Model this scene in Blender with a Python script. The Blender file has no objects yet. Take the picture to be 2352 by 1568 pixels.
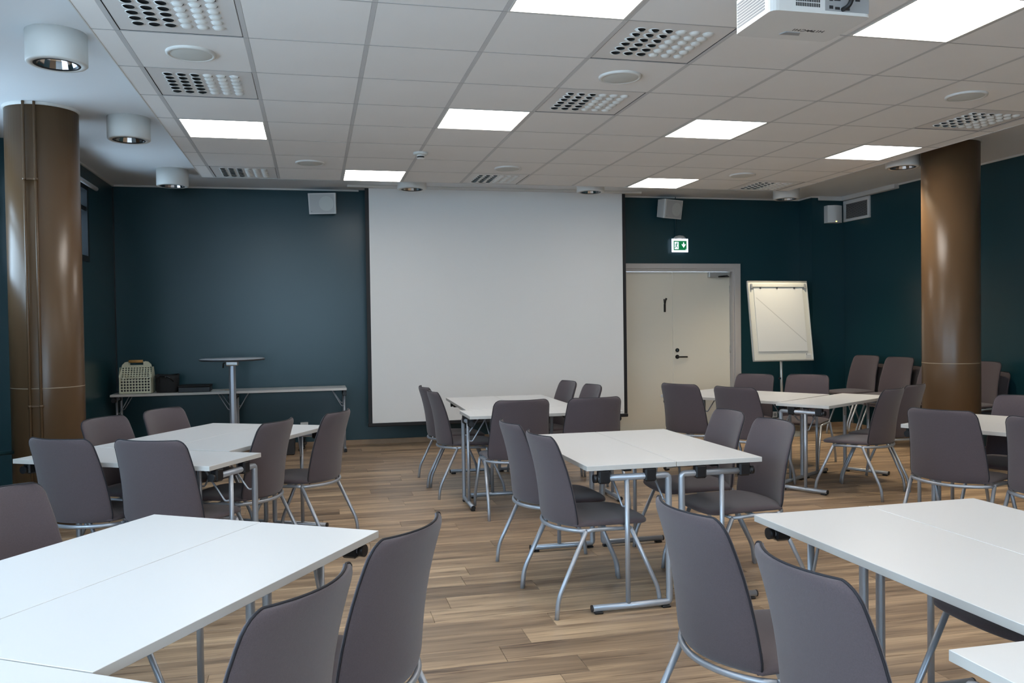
import bpy, math, random
from mathutils import Matrix, Vector
random.seed(7)
PI = math.pi
scene = bpy.context.scene
C = scene.collection

# ---------------------------------------------------------------- camera
def cam_axes(yaw, pitch, roll):
    fwd = Vector((math.sin(yaw)*math.cos(pitch), math.cos(yaw)*math.cos(pitch), math.sin(pitch)))
    right = Vector((math.cos(yaw), -math.sin(yaw), 0))
    up = right.cross(fwd)
    r2 = right*math.cos(roll) + up*math.sin(roll)
    u2 = -right*math.sin(roll) + up*math.cos(roll)
    return r2, u2, fwd
CAM_Z = 1.425
cd = bpy.data.cameras.new('camera'); cam = bpy.data.objects.new('camera', cd); C.objects.link(cam)
F_PX = 1962.0
cd.sensor_fit = 'HORIZONTAL'; cd.sensor_width = 36.0; cd.lens = F_PX/2352*36.0; cd.clip_start = 0.05
cr, cu, cf = cam_axes(0.2277, -0.02036, -0.01373)
cam.matrix_world = Matrix(((cr.x, cu.x, -cf.x, 0), (cr.y, cu.y, -cf.y, 0), (cr.z, cu.z, -cf.z, CAM_Z), (0, 0, 0, 1)))
scene.camera = cam

# ---------------------------------------------------------------- world, light, exposure
SKY_STRENGTH = 8.0
PANEL_STRENGTH = 8.5
SPOT_W = 75.0
w = bpy.data.worlds.new('sky'); scene.world = w; w.use_nodes = True
bg = w.node_tree.nodes['Background']
bg.inputs['Color'].default_value = (0.62, 0.80, 1.0, 1); bg.inputs['Strength'].default_value = SKY_STRENGTH
scene.view_settings.view_transform = 'Standard'; scene.view_settings.look = 'None'
scene.view_settings.gamma = 1.0; scene.view_settings.use_curve_mapping = False
scene.view_settings.exposure = 0.55

# room dimensions
XL, XR, YB, YF, ZC = -2.18, 6.90, 10.40, -3.60, 3.05     # left, right, back (screen) wall, wall behind camera, ceiling
XBAY, YBAY = -2.75, 8.00                               # window bay on the camera side of the pillar with pipes
ZT = 2.8807                                              # suspended tile ceiling
GX, GY, G = -0.9059, 4.5083, 0.6
WZ0, WZ1 = 2.10, 2.86                                    # ribbon windows
WINS = [(8.25, 9.27, 2.10), (5.55, 7.30, 1.95), (1.80, 3.77, 0.95), (-0.95, 1.02, 0.85), (-3.40, -1.73, 0.85)]   # y range, sill
def portal(loc, rot, sx, sy):
    l = bpy.data.lights.new('window_portal', 'AREA'); l.shape = 'RECTANGLE'; l.size = sx; l.size_y = sy
    l.cycles.is_portal = True
    o = bpy.data.objects.new('window_portal', l); C.objects.link(o); o.location = loc; o.rotation_euler = rot
for a, b, sz in WINS:
    portal(((XL if a > YBAY else XBAY)-0.19, (a+b)/2, (sz+WZ1)/2), (0, -PI/2, 0), WZ1-sz, b-a)
FW = [(-2.2, 1.4)]               # windows in the wall behind the camera
FZ0, FZ1 = 0.70, 2.75
for a, b in FW:
    portal(((a+b)/2, YF-0.19, (FZ0+FZ1)/2), (PI/2, 0, PI), b-a, FZ1-FZ0)

# ---------------------------------------------------------------- materials
MATS = {}
def mat(name, col, rough=0.5, metal=0.0, spec=0.5, bump=None, var=None, emit=None, sheen=0.0):
    m = bpy.data.materials.new(name); m.use_nodes = True
    nt = m.node_tree; b = nt.nodes['Principled BSDF']
    b.inputs['Base Color'].default_value = (*col, 1); b.inputs['Roughness'].default_value = rough
    b.inputs['Metallic'].default_value = metal; b.inputs['Specular IOR Level'].default_value = spec
    if sheen: b.inputs['Sheen Weight'].default_value = sheen
    if emit:
        b.inputs['Emission Color'].default_value = (*emit[0], 1); b.inputs['Emission Strength'].default_value = emit[1]
    tc = None
    if bump or var:
        tc = nt.nodes.new('ShaderNodeTexCoord')
    if bump:
        n = nt.nodes.new('ShaderNodeTexNoise'); n.inputs['Scale'].default_value = bump[0]; n.inputs['Detail'].default_value = 3
        bp = nt.nodes.new('ShaderNodeBump'); bp.inputs['Strength'].default_value = bump[1]; bp.inputs['Distance'].default_value = 0.002
        nt.links.new(tc.outputs['Object'], n.inputs['Vector']); nt.links.new(n.outputs['Fac'], bp.inputs['Height'])
        nt.links.new(bp.outputs['Normal'], b.inputs['Normal'])
    if var:
        n = nt.nodes.new('ShaderNodeTexNoise'); n.inputs['Scale'].default_value = var[0]; n.inputs['Detail'].default_value = 4
        r = nt.nodes.new('ShaderNodeValToRGB')
        r.color_ramp.elements[0].position = 0.3; r.color_ramp.elements[1].position = 0.7
        k = var[1]
        r.color_ramp.elements[0].color = (*[c*(1-k) for c in col], 1); r.color_ramp.elements[1].color = (*[min(1, c*(1+k)) for c in col], 1)
        nt.links.new(tc.outputs['Object'], n.inputs['Vector']); nt.links.new(n.outputs['Fac'], r.inputs['Fac'])
        nt.links.new(r.outputs['Color'], b.inputs['Base Color'])
    MATS[name] = m
    return m
mat('teal_paint', (0.0095, 0.045, 0.057), 0.30, spec=0.45, bump=(220, 0.10))
mat('white_ceiling', (0.74, 0.76, 0.78), 0.75, bump=(60, 0.1))
mat('tile_white', (0.80, 0.79, 0.775), 0.9, bump=(500, 0.25), var=(1.3, 0.02))
mat('runner_grey', (0.55, 0.55, 0.55), 0.6); mat('joint_grey', (0.42, 0.42, 0.42), 0.8)
mat('plenum', (0.10, 0.10, 0.10), 0.9)
mat('trim_white', (0.66, 0.65, 0.62), 0.5)
mat('wood_base', (0.36, 0.24, 0.15), 0.5, var=(6, 0.15))
mat('fabric', (0.092, 0.070, 0.076), 0.88, spec=0.25, bump=(900, 0.5), var=(350, 0.10), sheen=0.25)
mat('piping', (0.012, 0.011, 0.016), 0.7)
mat('silver_tube', (0.42, 0.45, 0.50), 0.36, metal=0.55)
mat('black_plastic', (0.010, 0.010, 0.012), 0.4)
mat('table_white', (0.70, 0.70, 0.70), 0.30, spec=0.4)
mat('table_edge', (0.57, 0.55, 0.52), 0.4)  # edge tone lowered to put the sides' shade into the colour
mat('brown_paint', (0.115, 0.066, 0.033), 0.29, spec=0.42, bump=(300, 0.12), var=(3, 0.06))
mat('seam_light', (0.30, 0.23, 0.16), 0.5)
mat('screen_white', (0.79, 0.79, 0.78), 0.85, spec=0.2)
mat('screen_black', (0.008, 0.008, 0.010), 0.6)
mat('door_cream', (0.74, 0.70, 0.60), 0.45)
mat('door_casing', (0.50, 0.47, 0.45), 0.45)
mat('dark_metal', (0.045, 0.042, 0.04), 0.3, metal=0.8)
mat('chrome', (0.7, 0.7, 0.72), 0.12, metal=1.0)
mat('alu', (0.55, 0.55, 0.53), 0.35, metal=0.6)
mat('white_plastic', (0.66, 0.65, 0.63), 0.45)
mat('grille_grey', (0.58, 0.59, 0.56), 0.7, bump=(900, 0.3))
mat('speaker_grille', (0.50, 0.50, 0.49), 0.7, bump=(700, 0.4))
mat('cream_enamel', (0.66, 0.66, 0.50), 0.4)
mat('oak_handle', (0.50, 0.27, 0.08), 0.5, var=(20, 0.15))
mat('black_cloth', (0.010, 0.010, 0.011), 0.75)
mat('black_gloss', (0.008, 0.008, 0.010), 0.15)
mat('paper_white', (0.72, 0.72, 0.69), 0.8, bump=(8, 0.25))
mat('crease', (0.56, 0.56, 0.53), 0.8)
mat('board_white', (0.70, 0.69, 0.62), 0.25)
mat('bar_top', (0.50, 0.53, 0.58), 0.35)
mat('bar_edge', (0.04, 0.045, 0.055), 0.5)
mat('charcoal', (0.025, 0.025, 0.027), 0.7)
mat('frame_black', (0.008, 0.009, 0.011), 0.4)
mat('blind_white', (0.55, 0.56, 0.58), 0.7)
mat('cable_black', (0.008, 0.008, 0.009), 0.5)
mat('ink', (0.02, 0.02, 0.022), 0.6)
mat('ink_grey', (0.30, 0.30, 0.30), 0.6)
mat('panel_light', (1, 1, 1), 0.5, emit=((1.0, 0.945, 0.875), PANEL_STRENGTH))
mat('lamp_warm', (1, 1, 1), 0.5, emit=((1.0, 0.9, 0.68), 14.0))
mat('lamp_off', (0.75, 0.75, 0.72), 0.3)
mat('sign_white', (0.8, 0.8, 0.8), 0.5, emit=((0.78, 0.85, 1.0), 0.8))
mat('sign_green', (0.0, 0.18, 0.06), 0.5, emit=((0.0, 0.22, 0.06), 0.35))
mat('led_yellow', (0.8, 0.7, 0.1), 0.5, emit=((1.0, 0.85, 0.2), 2.0))

def glass_mat():
    m = bpy.data.materials.new('window_glass'); m.use_nodes = True; nt = m.node_tree
    nt.nodes.clear()
    o = nt.nodes.new('ShaderNodeOutputMaterial'); mx = nt.nodes.new('ShaderNodeMixShader')
    t = nt.nodes.new('ShaderNodeBsdfTransparent'); g = nt.nodes.new('ShaderNodeBsdfGlossy')
    t.inputs['Color'].default_value = (0.92, 0.96, 0.97, 1); g.inputs['Roughness'].default_value = 0.02
    mx.inputs['Fac'].default_value = 0.06
    nt.links.new(t.outputs[0], mx.inputs[1]); nt.links.new(g.outputs[0], mx.inputs[2]); nt.links.new(mx.outputs[0], o.inputs['Surface'])
    MATS['window_glass'] = m
glass_mat()

def plank_mat(name, per_object):
    m = bpy.data.materials.new(name); m.use_nodes = True; nt = m.node_tree; N = nt.nodes.new; L = nt.links.new
    b = nt.nodes['Principled BSDF']; b.inputs['Roughness'].default_value = 0.36; b.inputs['Specular IOR Level'].default_value = 0.5
    geo = N('ShaderNodeNewGeometry')
    if per_object:
        rnd = N('ShaderNodeObjectInfo').outputs['Random']
    else:
        rnd = geo.outputs['Random Per Island']
    off = N('ShaderNodeVectorMath'); off.operation = 'SCALE'; off.inputs[0].default_value = (37.0, 11.0, 5.0); L(rnd, off.inputs['Scale'])
    add = N('ShaderNodeVectorMath'); add.operation = 'ADD'; L(geo.outputs['Position'], add.inputs[0]); L(off.outputs[0], add.inputs[1])
    def noise(sx, sy, scale, det, dist=0.0):
        mp = N('ShaderNodeMapping'); mp.inputs['Scale'].default_value = (sx, sy, 1); L(add.outputs[0], mp.inputs['Vector'])
        n = N('ShaderNodeTexNoise'); n.inputs['Scale'].default_value = scale; n.inputs['Detail'].default_value = det
        n.inputs['Distortion'].default_value = dist; L(mp.outputs[0], n.inputs['Vector']); return n.outputs['Fac']
    broad = noise(0.9, 10, 1.0, 3, 0.6); grain = noise(2.0, 60, 1.2, 5, 0.4); streak = noise(1.7, 34, 1.5, 5, 0.9); knot = noise(5, 22, 1.0, 2, 0.3)
    ramp = N('ShaderNodeValToRGB'); e = ramp.color_ramp.elements
    e[0].position = 0.33; e[0].color = (0.190, 0.130, 0.088, 1); e[1].position = 0.68; e[1].color = (0.66, 0.475, 0.30, 1)
    el = e.new(0.5); el.color = (0.37, 0.255, 0.163, 1)
    mx = N('ShaderNodeMath'); mx.operation = 'MULTIPLY_ADD'; mx.inputs[1].default_value = 0.62; L(broad, mx.inputs[0])
    m2 = N('ShaderNodeMath'); m2.operation = 'MULTIPLY'; m2.inputs[1].default_value = 0.16; L(rnd, m2.inputs[0])
    m3 = N('ShaderNodeMath'); m3.operation = 'MULTIPLY_ADD'; m3.inputs[1].default_value = 0.24; L(grain, m3.inputs[0]); L(m2.outputs[0], m3.inputs[2])
    L(m3.outputs[0], mx.inputs[2]); L(mx.outputs[0], ramp.inputs['Fac'])
    # dark streaks and knots of the wood print
    sr = N('ShaderNodeValToRGB'); s = sr.color_ramp.elements; s[0].position = 0.30; s[0].color = (0.30, 0.25, 0.22, 1); s[1].position = 0.45; s[1].color = (1, 1, 1, 1); L(streak, sr.inputs['Fac'])
    kr = N('ShaderNodeValToRGB'); s = kr.color_ramp.elements; s[0].position = 0.20; s[0].color = (0.35, 0.28, 0.24, 1); s[1].position = 0.26; s[1].color = (1, 1, 1, 1); L(knot, kr.inputs['Fac'])
    c1 = N('ShaderNodeMix'); c1.data_type = 'RGBA'; c1.blend_type = 'MULTIPLY'; c1.inputs['Factor'].default_value = 0.8
    L(ramp.outputs[0], c1.inputs['A']); L(sr.outputs[0], c1.inputs['B'])
    c2 = N('ShaderNodeMix'); c2.data_type = 'RGBA'; c2.blend_type = 'MULTIPLY'; c2.inputs['Factor'].default_value = 0.8
    L(c1.outputs['Result'], c2.inputs['A']); L(kr.outputs[0], c2.inputs['B']); L(c2.outputs['Result'], b.inputs['Base Color'])
    bp = N('ShaderNodeBump'); bp.inputs['Strength'].default_value = 0.12; bp.inputs['Distance'].default_value = 0.002; L(grain, bp.inputs['Height']); L(bp.outputs[0], b.inputs['Normal'])
    MATS[name] = m
plank_mat('plank_wood', True); plank_mat('plank_wood_far', False)

# ---------------------------------------------------------------- mesh helpers
class MB:
    def __init__(s): s.v = []; s.f = []; s.m = []; s.sm = []
    def add(s, vs, fs, mi=0, smooth=False):
        o = len(s.v); s.v += [tuple(p) for p in vs]
        for f in fs: s.f.append(tuple(o+i for i in f)); s.m.append(mi); s.sm.append(smooth)
        return s
    def box(s, x0, x1, y0, y1, z0, z1, mi=0, bev=0.0):
        if bev <= 0:
            vs = [(x, y, z) for z in (z0, z1) for y in (y0, y1) for x in (x0, x1)]
            return s.add(vs, [(0, 2, 3, 1), (4, 5, 7, 6), (0, 1, 5, 4), (2, 6, 7, 3), (0, 4, 6, 2), (1, 3, 7, 5)], mi)
        b = min(bev, (x1-x0)/2.01, (y1-y0)/2.01, (z1-z0)/2.01)
        def ring(i, z): return [(x0+i, y0, z), (x1-i, y0, z), (x1, y0+i, z), (x1, y1-i, z), (x1-i, y1, z), (x0+i, y1, z), (x0, y1-i, z), (x0, y0+i, z)]
        def inset(z):
            return [(x0+b, y0+b, z), (x1-b, y0+b, z), (x1-b, y0+b, z), (x1-b, y1-b, z), (x1-b, y1-b, z), (x0+b, y1-b, z), (x0+b, y1-b, z), (x0+b, y0+b, z)]
        vs = [(x0+b, y0+b, z0), (x1-b, y0+b, z0), (x1-b, y1-b, z0), (x0+b, y1-b, z0)] + ring(b, z0+b) + ring(b, z1-b) + [(x0+b, y0+b, z1), (x1-b, y0+b, z1), (x1-b, y1-b, z1), (x0+b, y1-b, z1)]
        fs = [(3, 2, 1, 0), (20, 21, 22, 23)]
        for i in range(8): fs.append((4+i, 4+(i+1) % 8, 12+(i+1) % 8, 12+i))
        for k in range(4):
            fs.append((k, (k+1) % 4, 4+2*k+1, 4+2*k)); fs.append((20+k, 12+2*k, 12+2*k+1, 20+(k+1) % 4))
            c = (k+1) % 4
            fs.append((c, 4+(2*k+2) % 8, 4+2*k+1)); fs.append((20+c, 12+2*k+1, 12+(2*k+2) % 8))
        return s.add(vs, fs, mi)
    def tube(s, pts, r, n=10, mi=0, caps=True, smooth=True):
        P = [Vector(p) for p in pts]; rs = r if isinstance(r, (list, tuple)) else [r]*len(P)
        T = []
        for i in range(len(P)):
            a = P[max(i-1, 0)]; b = P[min(i+1, len(P)-1)]; T.append((b-a).normalized())
        u = T[0].orthogonal().normalized(); vs = []; 
        for i, p in enumerate(P):
            u = (u - T[i]*u.dot(T[i])).normalized(); v = T[i].cross(u)
            for k in range(n):
                a = 2*PI*k/n; vs.append(p + (u*math.cos(a)+v*math.sin(a))*rs[i])
        fs = []
        for i in range(len(P)-1):
            for k in range(n): fs.append((i*n+k, i*n+(k+1) % n, (i+1)*n+(k+1) % n, (i+1)*n+k))
        s.add(vs, fs, mi, smooth)
        if caps:
            o = len(P)*n
            s.add(vs[:n], [tuple(reversed(range(n)))], mi); s.add(vs[-n:], [tuple(range(n))], mi)
        return s
    def lathe(s, prof, n=32, center=(0, 0), mi=0, smooth=True, mis=None):
        vs = []; 
        for r, z in prof:
            for k in range(n):
                a = 2*PI*k/n; vs.append((center[0]+r*math.cos(a), center[1]+r*math.sin(a), z))
        for i in range(len(prof)-1):
            fs = [(i*n+k, i*n+(k+1) % n, (i+1)*n+(k+1) % n, (i+1)*n+k) for k in range(n)]
            s.add([vs[j] for j in range(i*n, (i+2)*n)], [(k, (k+1) % n, n+(k+1) % n, n+k) for k in range(n)], mis[i] if mis else mi, smooth)
        return s
    def disc(s, r, z, n=32, center=(0, 0), mi=0, up=True):
        vs = [(center[0]+r*math.cos(2*PI*k/n), center[1]+r*math.sin(2*PI*k/n), z) for k in range(n)]
        return s.add(vs, [tuple(range(n)) if up else tuple(reversed(range(n)))], mi)
    def prism(s, poly, a0, a1, axis='y', mi=0):
        # poly in the plane normal to axis; y: (x,z), x: (y,z), z: (x,y)
        def P(p, a): return {'y': (p[0], a, p[1]), 'x': (a, p[0], p[1]), 'z': (p[0], p[1], a)}[axis]
        n = len(poly); vs = [P(p, a0) for p in poly]+[P(p, a1) for p in poly]
        return s.add(vs, [tuple(range(n)), tuple(reversed(range(n, 2*n)))]+[(i, n+i, n+(i+1) % n, (i+1) % n) for i in range(n)], mi)
    def mesh(s, name, mats):
        me = bpy.data.meshes.new(name); me.from_pydata(s.v, [], s.f)
        for m in (mats if isinstance(mats, (list, tuple)) else [mats]): me.materials.append(MATS[m])
        for p, mi, sm in zip(me.polygons, s.m, s.sm): p.material_index = mi; p.use_smooth = sm
        import bmesh
        bm = bmesh.new(); bm.from_mesh(me); bmesh.ops.remove_doubles(bm, verts=bm.verts, dist=1e-6)
        bmesh.ops.recalc_face_normals(bm, faces=bm.faces); bm.to_mesh(me); bm.free()
        return me
    def build(s, name, mats, parent=None, loc=(0, 0, 0), rz=0.0):
        return link(name, s.mesh(name, mats), parent, loc, rz)
def link(name, data, parent=None, loc=(0, 0, 0), rz=0.0):
    o = bpy.data.objects.new(name, data); C.objects.link(o)
    o.location = loc; o.rotation_euler = (0, 0, rz)
    if parent: o.parent = parent
    return o
def tag(o, label, cat, group=None):
    o['label'] = label; o['category'] = cat
    if group: o['group'] = group
    return o
def struct(o, label=None):
    o['kind'] = 'structure'
    if label: o['label'] = label
    return o
def thing(name, label, cat, loc=(0, 0, 0), rz=0.0, group=None):
    return tag(link(name, None, None, loc, rz), label, cat, group)
def copy_tree(o, parent=None):
    c = o.copy(); C.objects.link(c)
    if parent: c.parent = parent
    for ch in list(o.children): copy_tree(ch, c)
    return c
def smooth_path(pts, rad=0.04, n=5):
    P = [Vector(p) for p in pts]; out = [P[0]]
    for i in range(1, len(P)-1):
        a, b, c = P[i-1], P[i], P[i+1]
        d1 = (a-b); d2 = (c-b); r = min(rad, d1.length*0.45, d2.length*0.45)
        p0 = b+d1.normalized()*r; p2 = b+d2.normalized()*r
        for k in range(n+1):
            t = k/n; out.append(p0*(1-t)**2+b*2*t*(1-t)+p2*t*t)
    out.append(P[-1]); return out

# ================================================================ SETTING
# ---- floor: base slab and planks
m = MB(); m.box(XBAY-0.2, XR+0.2, YF-0.2, YB+0.2, -0.12, -0.004)
floor = struct(m.build('floor', 'charcoal'), 'floor of brown wood-look planks')
PW, PL = 0.182, 1.22
def plank_mesh(length):
    g = 0.0007; b = 0.0015; h = PW/2-g; l = length/2-g
    vs = [(-l, -h, -0.006), (l, -h, -0.006), (l, h, -0.006), (-l, h, -0.006),
          (-l, -h, -b), (l, -h, -b), (l, h, -b), (-l, h, -b),
          (-l+b, -h+b, 0), (l-b, -h+b, 0), (l-b, h-b, 0), (-l+b, h-b, 0)]
    fs = [(0, 1, 5, 4), (1, 2, 6, 5), (2, 3, 7, 6), (3, 0, 4, 7), (4, 5, 9, 8), (5, 6, 10, 9), (6, 7, 11, 10), (7, 4, 8, 11), (8, 9, 10, 11)]
    return vs, fs
planks = []
y = YF; row = 0
while y < YB-0.001:
    xs = XL if y > YBAY-0.01 else XBAY
    x = XL - random.uniform(0.05, PL-0.05)
    while x > xs: x -= PL
    while x < XR:
        a, b = max(x, xs), min(x+PL, XR)
        if b-a > 0.02: planks.append(((a+b)/2, min(y+PW/2, YB-PW/2), b-a))
        x += PL
    y += PW; row += 1
def seen(px, py):
    d = Vector((px, py, -CAM_Z)); z = d.dot(cf)
    return z > 0.5 and abs(d.dot(cr)/z) < 0.64 and abs(d.dot(cu)/z) < 0.42
vis = sorted([p for p in planks if seen(p[0], p[1]) or seen(p[0]-p[2]/2, p[1]) or seen(p[0]+p[2]/2, p[1])], key=lambda p: p[0]**2+p[1]**2)
near = vis[:300]; ns = set(near)
pm = {}
for px, py, ln in near:
    k = round(ln, 3)
    if k not in pm:
        q = MB(); q.add(*plank_mesh(k)); me = bpy.data.meshes.new('plank'); me.from_pydata(q.v, [], q.f); me.materials.append(MATS['plank_wood']); pm[k] = me
    link('plank', pm[k], floor, (px, py, 0))
q = MB()
for p in planks:
    if p not in ns:
        vs, fs = plank_mesh(p[2]); q.add([(vx+p[0], vy+p[1], vz) for vx, vy, vz in vs], fs)
me = bpy.data.meshes.new('planks_beyond'); me.from_pydata(q.v, [], q.f); me.materials.append(MATS['plank_wood_far'])
o = link('planks_beyond', me, floor); o['kind'] = 'stuff'

# ---- walls
DX0, DX1, DZ = 3.70, 5.46, 2.13                          # door opening
m = MB()
m.box(XL-0.2, DX0, YB, YB+0.2, 0, ZC); m.box(DX1, 6.62, YB, YB+0.2, 0, ZC); m.box(DX0, DX1, YB, YB+0.2, DZ, ZC)
wall_back = struct(m.build('wall_back', 'teal_paint'), 'dark teal painted wall behind the projection screen')
m = MB()
m.box(6.42, XR+0.2, 10.10, YB+0.2, 0, ZC)                # boxed-out corner
m.box(XR, XR+0.2, YF-0.2, 10.10, 0, ZC)
wall_right = struct(m.build('wall_right', 'teal_paint'), 'dark teal painted side wall with boxed-out corner')
m = MB()
for xw, ya, yb in ((XL, YBAY, YB), (XBAY, YF-0.2, YBAY)):
    ww = [t_ for t_ in WINS if ya < t_[0] < yb]
    m.box(xw-0.2, xw, ya, yb, WZ1, ZC)
    edges = [yb] + [v for ab in ww for v in (ab[1], ab[0])] + [ya]
    for i in range(0, len(edges), 2): m.box(xw-0.2, xw, edges[i+1], edges[i], 0, WZ1)
    for a, b, sz in ww: m.box(xw-0.2, xw, a, b, 0, sz)
m.box(XBAY-0.2, XL-0.2, YBAY, YBAY+0.2, 0, ZC)
wall_left = struct(m.build('wall_left', 'teal_paint'), 'dark teal painted wall with high ribbon windows')
m = MB()
m.box(XBAY-0.2, XR+0.2, YF-0.2, YF, 0, FZ0); m.box(XBAY-0.2, XR+0.2, YF-0.2, YF, FZ1, ZC)
fe = [XBAY-0.2] + [v for ab in FW for v in ab] + [XR+0.2]
for i in range(0, len(fe), 2): m.box(fe[i], fe[i+1], YF-0.2, YF, FZ0, FZ1)
wall_front = struct(m.build('wall_front', 'teal_paint'), 'dark teal wall with a large window facing the screen')
# dark joint line in the back left corner
m = MB(); m.box(XL, XL+0.012, YB-0.012, YB, 0.06, ZC-0.03); struct(m.build('trim_1', 'frame_black'), 'black joint strip in the wall corner')

# ---- windows
def window(idx, a, b, sz):
    e = struct(link('window_%d' % idx, None, None, (XL if a > YBAY else XBAY, (a+b)/2, sz)), 'black-framed window in the teal side wall'); h = (b-a)/2; H = WZ1-sz
    m = MB(); f = 0.055; x0, x1 = -0.12, 0.015
    m.box(x0, x1, -h, h, 0, f); m.box(x0, x1, -h, h, H-f, H); m.box(x0, x1, -h, -h+f, f, H-f); m.box(x0, x1, h-f, h, f, H-f)
    m.build('window_frame', 'frame_black', e)
    m = MB(); zt = H-0.26; m.box(x0, 0.0, -h+f, h-f, zt, zt+0.045); m.build('transom', 'frame_black', e)
    m = MB(); m.box(x0, 0.0, -0.022, 0.022, f, zt); m.build('mullion', 'frame_black', e)
    for ya, yb, za, zb in ((-h+f, -0.022, f, zt), (0.022, h-f, f, zt), (-h+f, h-f, zt+0.045, H-f)):
        m = MB(); m.box(-0.07, -0.062, ya, yb, za, zb); m.build('pane', 'window_glass', e)
    m = MB(); m.tube([(0.05, -h-0.02, H-0.005), (0.05, h+0.17, H-0.005)], 0.022, 10); m.build('blind_tube', 'blind_white', e)
for i, (a, b, sz) in enumerate(WINS): window(i+1, a, b, sz)
def fwindow(idx, a, b):
    e = struct(link('window_%d' % idx, None, None, ((a+b)/2, YF, FZ0)), 'large window in the wall facing the screen'); h = (b-a)/2; H = FZ1-FZ0; f = 0.06
    m = MB(); m.box(-h, h, -0.12, 0.01, 0, f); m.box(-h, h, -0.12, 0.01, H-f, H); m.box(-h, -h+f, -0.12, 0.01, f, H-f); m.box(h-f, h, -0.12, 0.01, f, H-f); m.box(-0.03, 0.03, -0.12, 0, f, H-f)
    m.build('window_frame', 'frame_black', e)
    for xa, xb in ((-h+f, -0.03), (0.03, h-f)):
        m = MB(); m.box(xa, xb, -0.07, -0.062, f, H-f); m.build('pane', 'window_glass', e)
for i, (a, b) in enumerate(FW): fwindow(i+6, a, b)

# ---- baseboards and ceiling trim
m = MB(); m.box(XL, DX0-0.1, YB-0.014, YB, 0, 0.062, 0, 0.003); m.box(DX1+0.12, 6.42, YB-0.014, YB, 0, 0.062, 0, 0.003)
struct(m.build('baseboard_back', 'wood_base'))
m = MB(); m.box(6.406, 6.42, 10.086, YB-0.014, 0, 0.062); m.box(6.42, XR-0.014, 10.086, 10.10, 0, 0.062); m.box(XR-0.014, XR, YF, 10.10, 0, 0.062)
struct(m.build('baseboard_right', 'wood_base'))
m = MB(); m.box(XL, XL+0.014, YBAY, YB-0.014, 0, 0.062); m.box(XBAY, XBAY+0.014, YF, YBAY-0.014, 0, 0.062); m.box(XBAY, XL+0.014, YBAY-0.014, YBAY, 0, 0.062); struct(m.build('baseboard_left', 'wood_base'))
m = MB(); t = 0.018
m.box(XL, 0.55, YB-t, YB, ZC-t, ZC); m.box(3.85, 6.42, YB-t, YB, ZC-t, ZC); struct(m.build('trim_2', 'trim_white'), 'thin white cornice strip along the back wall')
m = MB(); m.box(XL, XL+t, YBAY, YB-t, ZC-t, ZC); m.box(XBAY, XBAY+t, YF, YBAY, ZC-t, ZC); struct(m.build('trim_3', 'trim_white'), 'thin white cornice strip along the window wall')
m = MB(); m.box(6.42-t, 6.42, 10.10-t, YB-t, ZC-t, ZC); m.box(6.42, XR, 10.10-t, 10.10, ZC-t, ZC); m.box(XR-t, XR, YF, 9.0, ZC-t, ZC)
struct(m.build('trim_4', 'trim_white'), 'thin white cornice strip along the side wall')
m = MB(); m.box(XR-0.07, XR, 9.0, 10.082, ZC-0.055, ZC, 0, 0.004); m.box(6.5, XR-0.07, 10.045, 10.082, ZC-0.055, ZC, 0, 0.004)
struct(m.build('trim_5', 'white_plastic'), 'white cable trunking above the wall vent')

# ---- ceiling slab, suspended tiles
m = MB(); m.box(XBAY-0.2, XR+0.2, YF-0.2, YB+0.2, ZC, ZC+0.15)
ceiling = struct(m.build('ceiling', 'white_ceiling'), 'white ceiling with a lowered field of square tiles')
NC, R0, R1 = 10, -13, 6
LIGHTS = {(0, 3), (3, 2), (6, 2), (9, 3), (2, 6), (7, 6), (3, -2), (6, -2), (0, -3), (9, -3), (3, -6), (6, -6), (0, -8), (9, -8), (3, -10), (6, -10)}
VENTS = {(0, -1), (0, 1), (0, 6), (4, -1), (4, 1), (4, 6), (9, 1), (9, 6)}
XE0, XE1 = GX-0.125, GX+NC*G+0.14
YE0, YE1 = GY+R0*G, GY+(R1+1)*G
TW, TL_ = G-0.024, G-0.008
def tile_mesh(wx, wy):
    t = MB(); t.box(-wx/2, wx/2, -wy/2, wy/2, 0, 0.018, 0, 0.0015); return t.mesh('ceiling_tile', 'tile_white')
full = tile_mesh(TW, TL_); eL = tile_mesh(0.125-0.016, TL_); eR = tile_mesh(0.14-0.016, TL_)
for r in range(R0, R1+1):
    yc = GY+(r+0.5)*G
    for c in range(NC):
        if (c, r) in LIGHTS or (c, r) in VENTS: continue
        link('ceiling_tile', full, ceiling, (GX+(c+0.5)*G, yc, ZT))
    link('ceiling_tile', eL, ceiling, ((XE0+0.004+GX-0.012)/2, yc, ZT)); link('ceiling_tile', eR, ceiling, ((GX+NC*G+0.012+XE1-0.004)/2, yc, ZT))
m = MB(); m.box(-0.0115, 0.0115, YE0, YE1, -0.0004, 0.030); rm = m.mesh('runner', 'runner_grey')
for c in range(NC+1): link('runner', rm, ceiling, (GX+c*G, 0, ZT))
m = MB(); m.box(XE0+0.002, XE1-0.002, -0.0038, 0.0038, -0.0008, 0.028); cm = m.mesh('cross_tee', 'joint_grey')
for r in range(R0, R1+2): link('cross_tee', cm, ceiling, (0, min(GY+r*G, YE1-0.006), ZT))
m = MB(); m.box(XE0, XE0+0.006, YE0, YE1, -0.002, ZC-ZT); m.box(XE1-0.006, XE1, YE0, YE1, -0.002, ZC-ZT); m.box(XE0, XE1, YE1, YE1+0.006, -0.002, ZC-ZT); m.box(XE0, XE1, YE0-0.006, YE0, -0.002, ZC-ZT)
o = m.build('edge_fascia', 'trim_white', ceiling, (0, 0, ZT))
m = MB(); m.box(XE0+0.006, XE1-0.006, YE0, YE1, 0.031, 0.04); m.build('tile_backing', 'plenum', ceiling, (0, 0, ZT))

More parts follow.
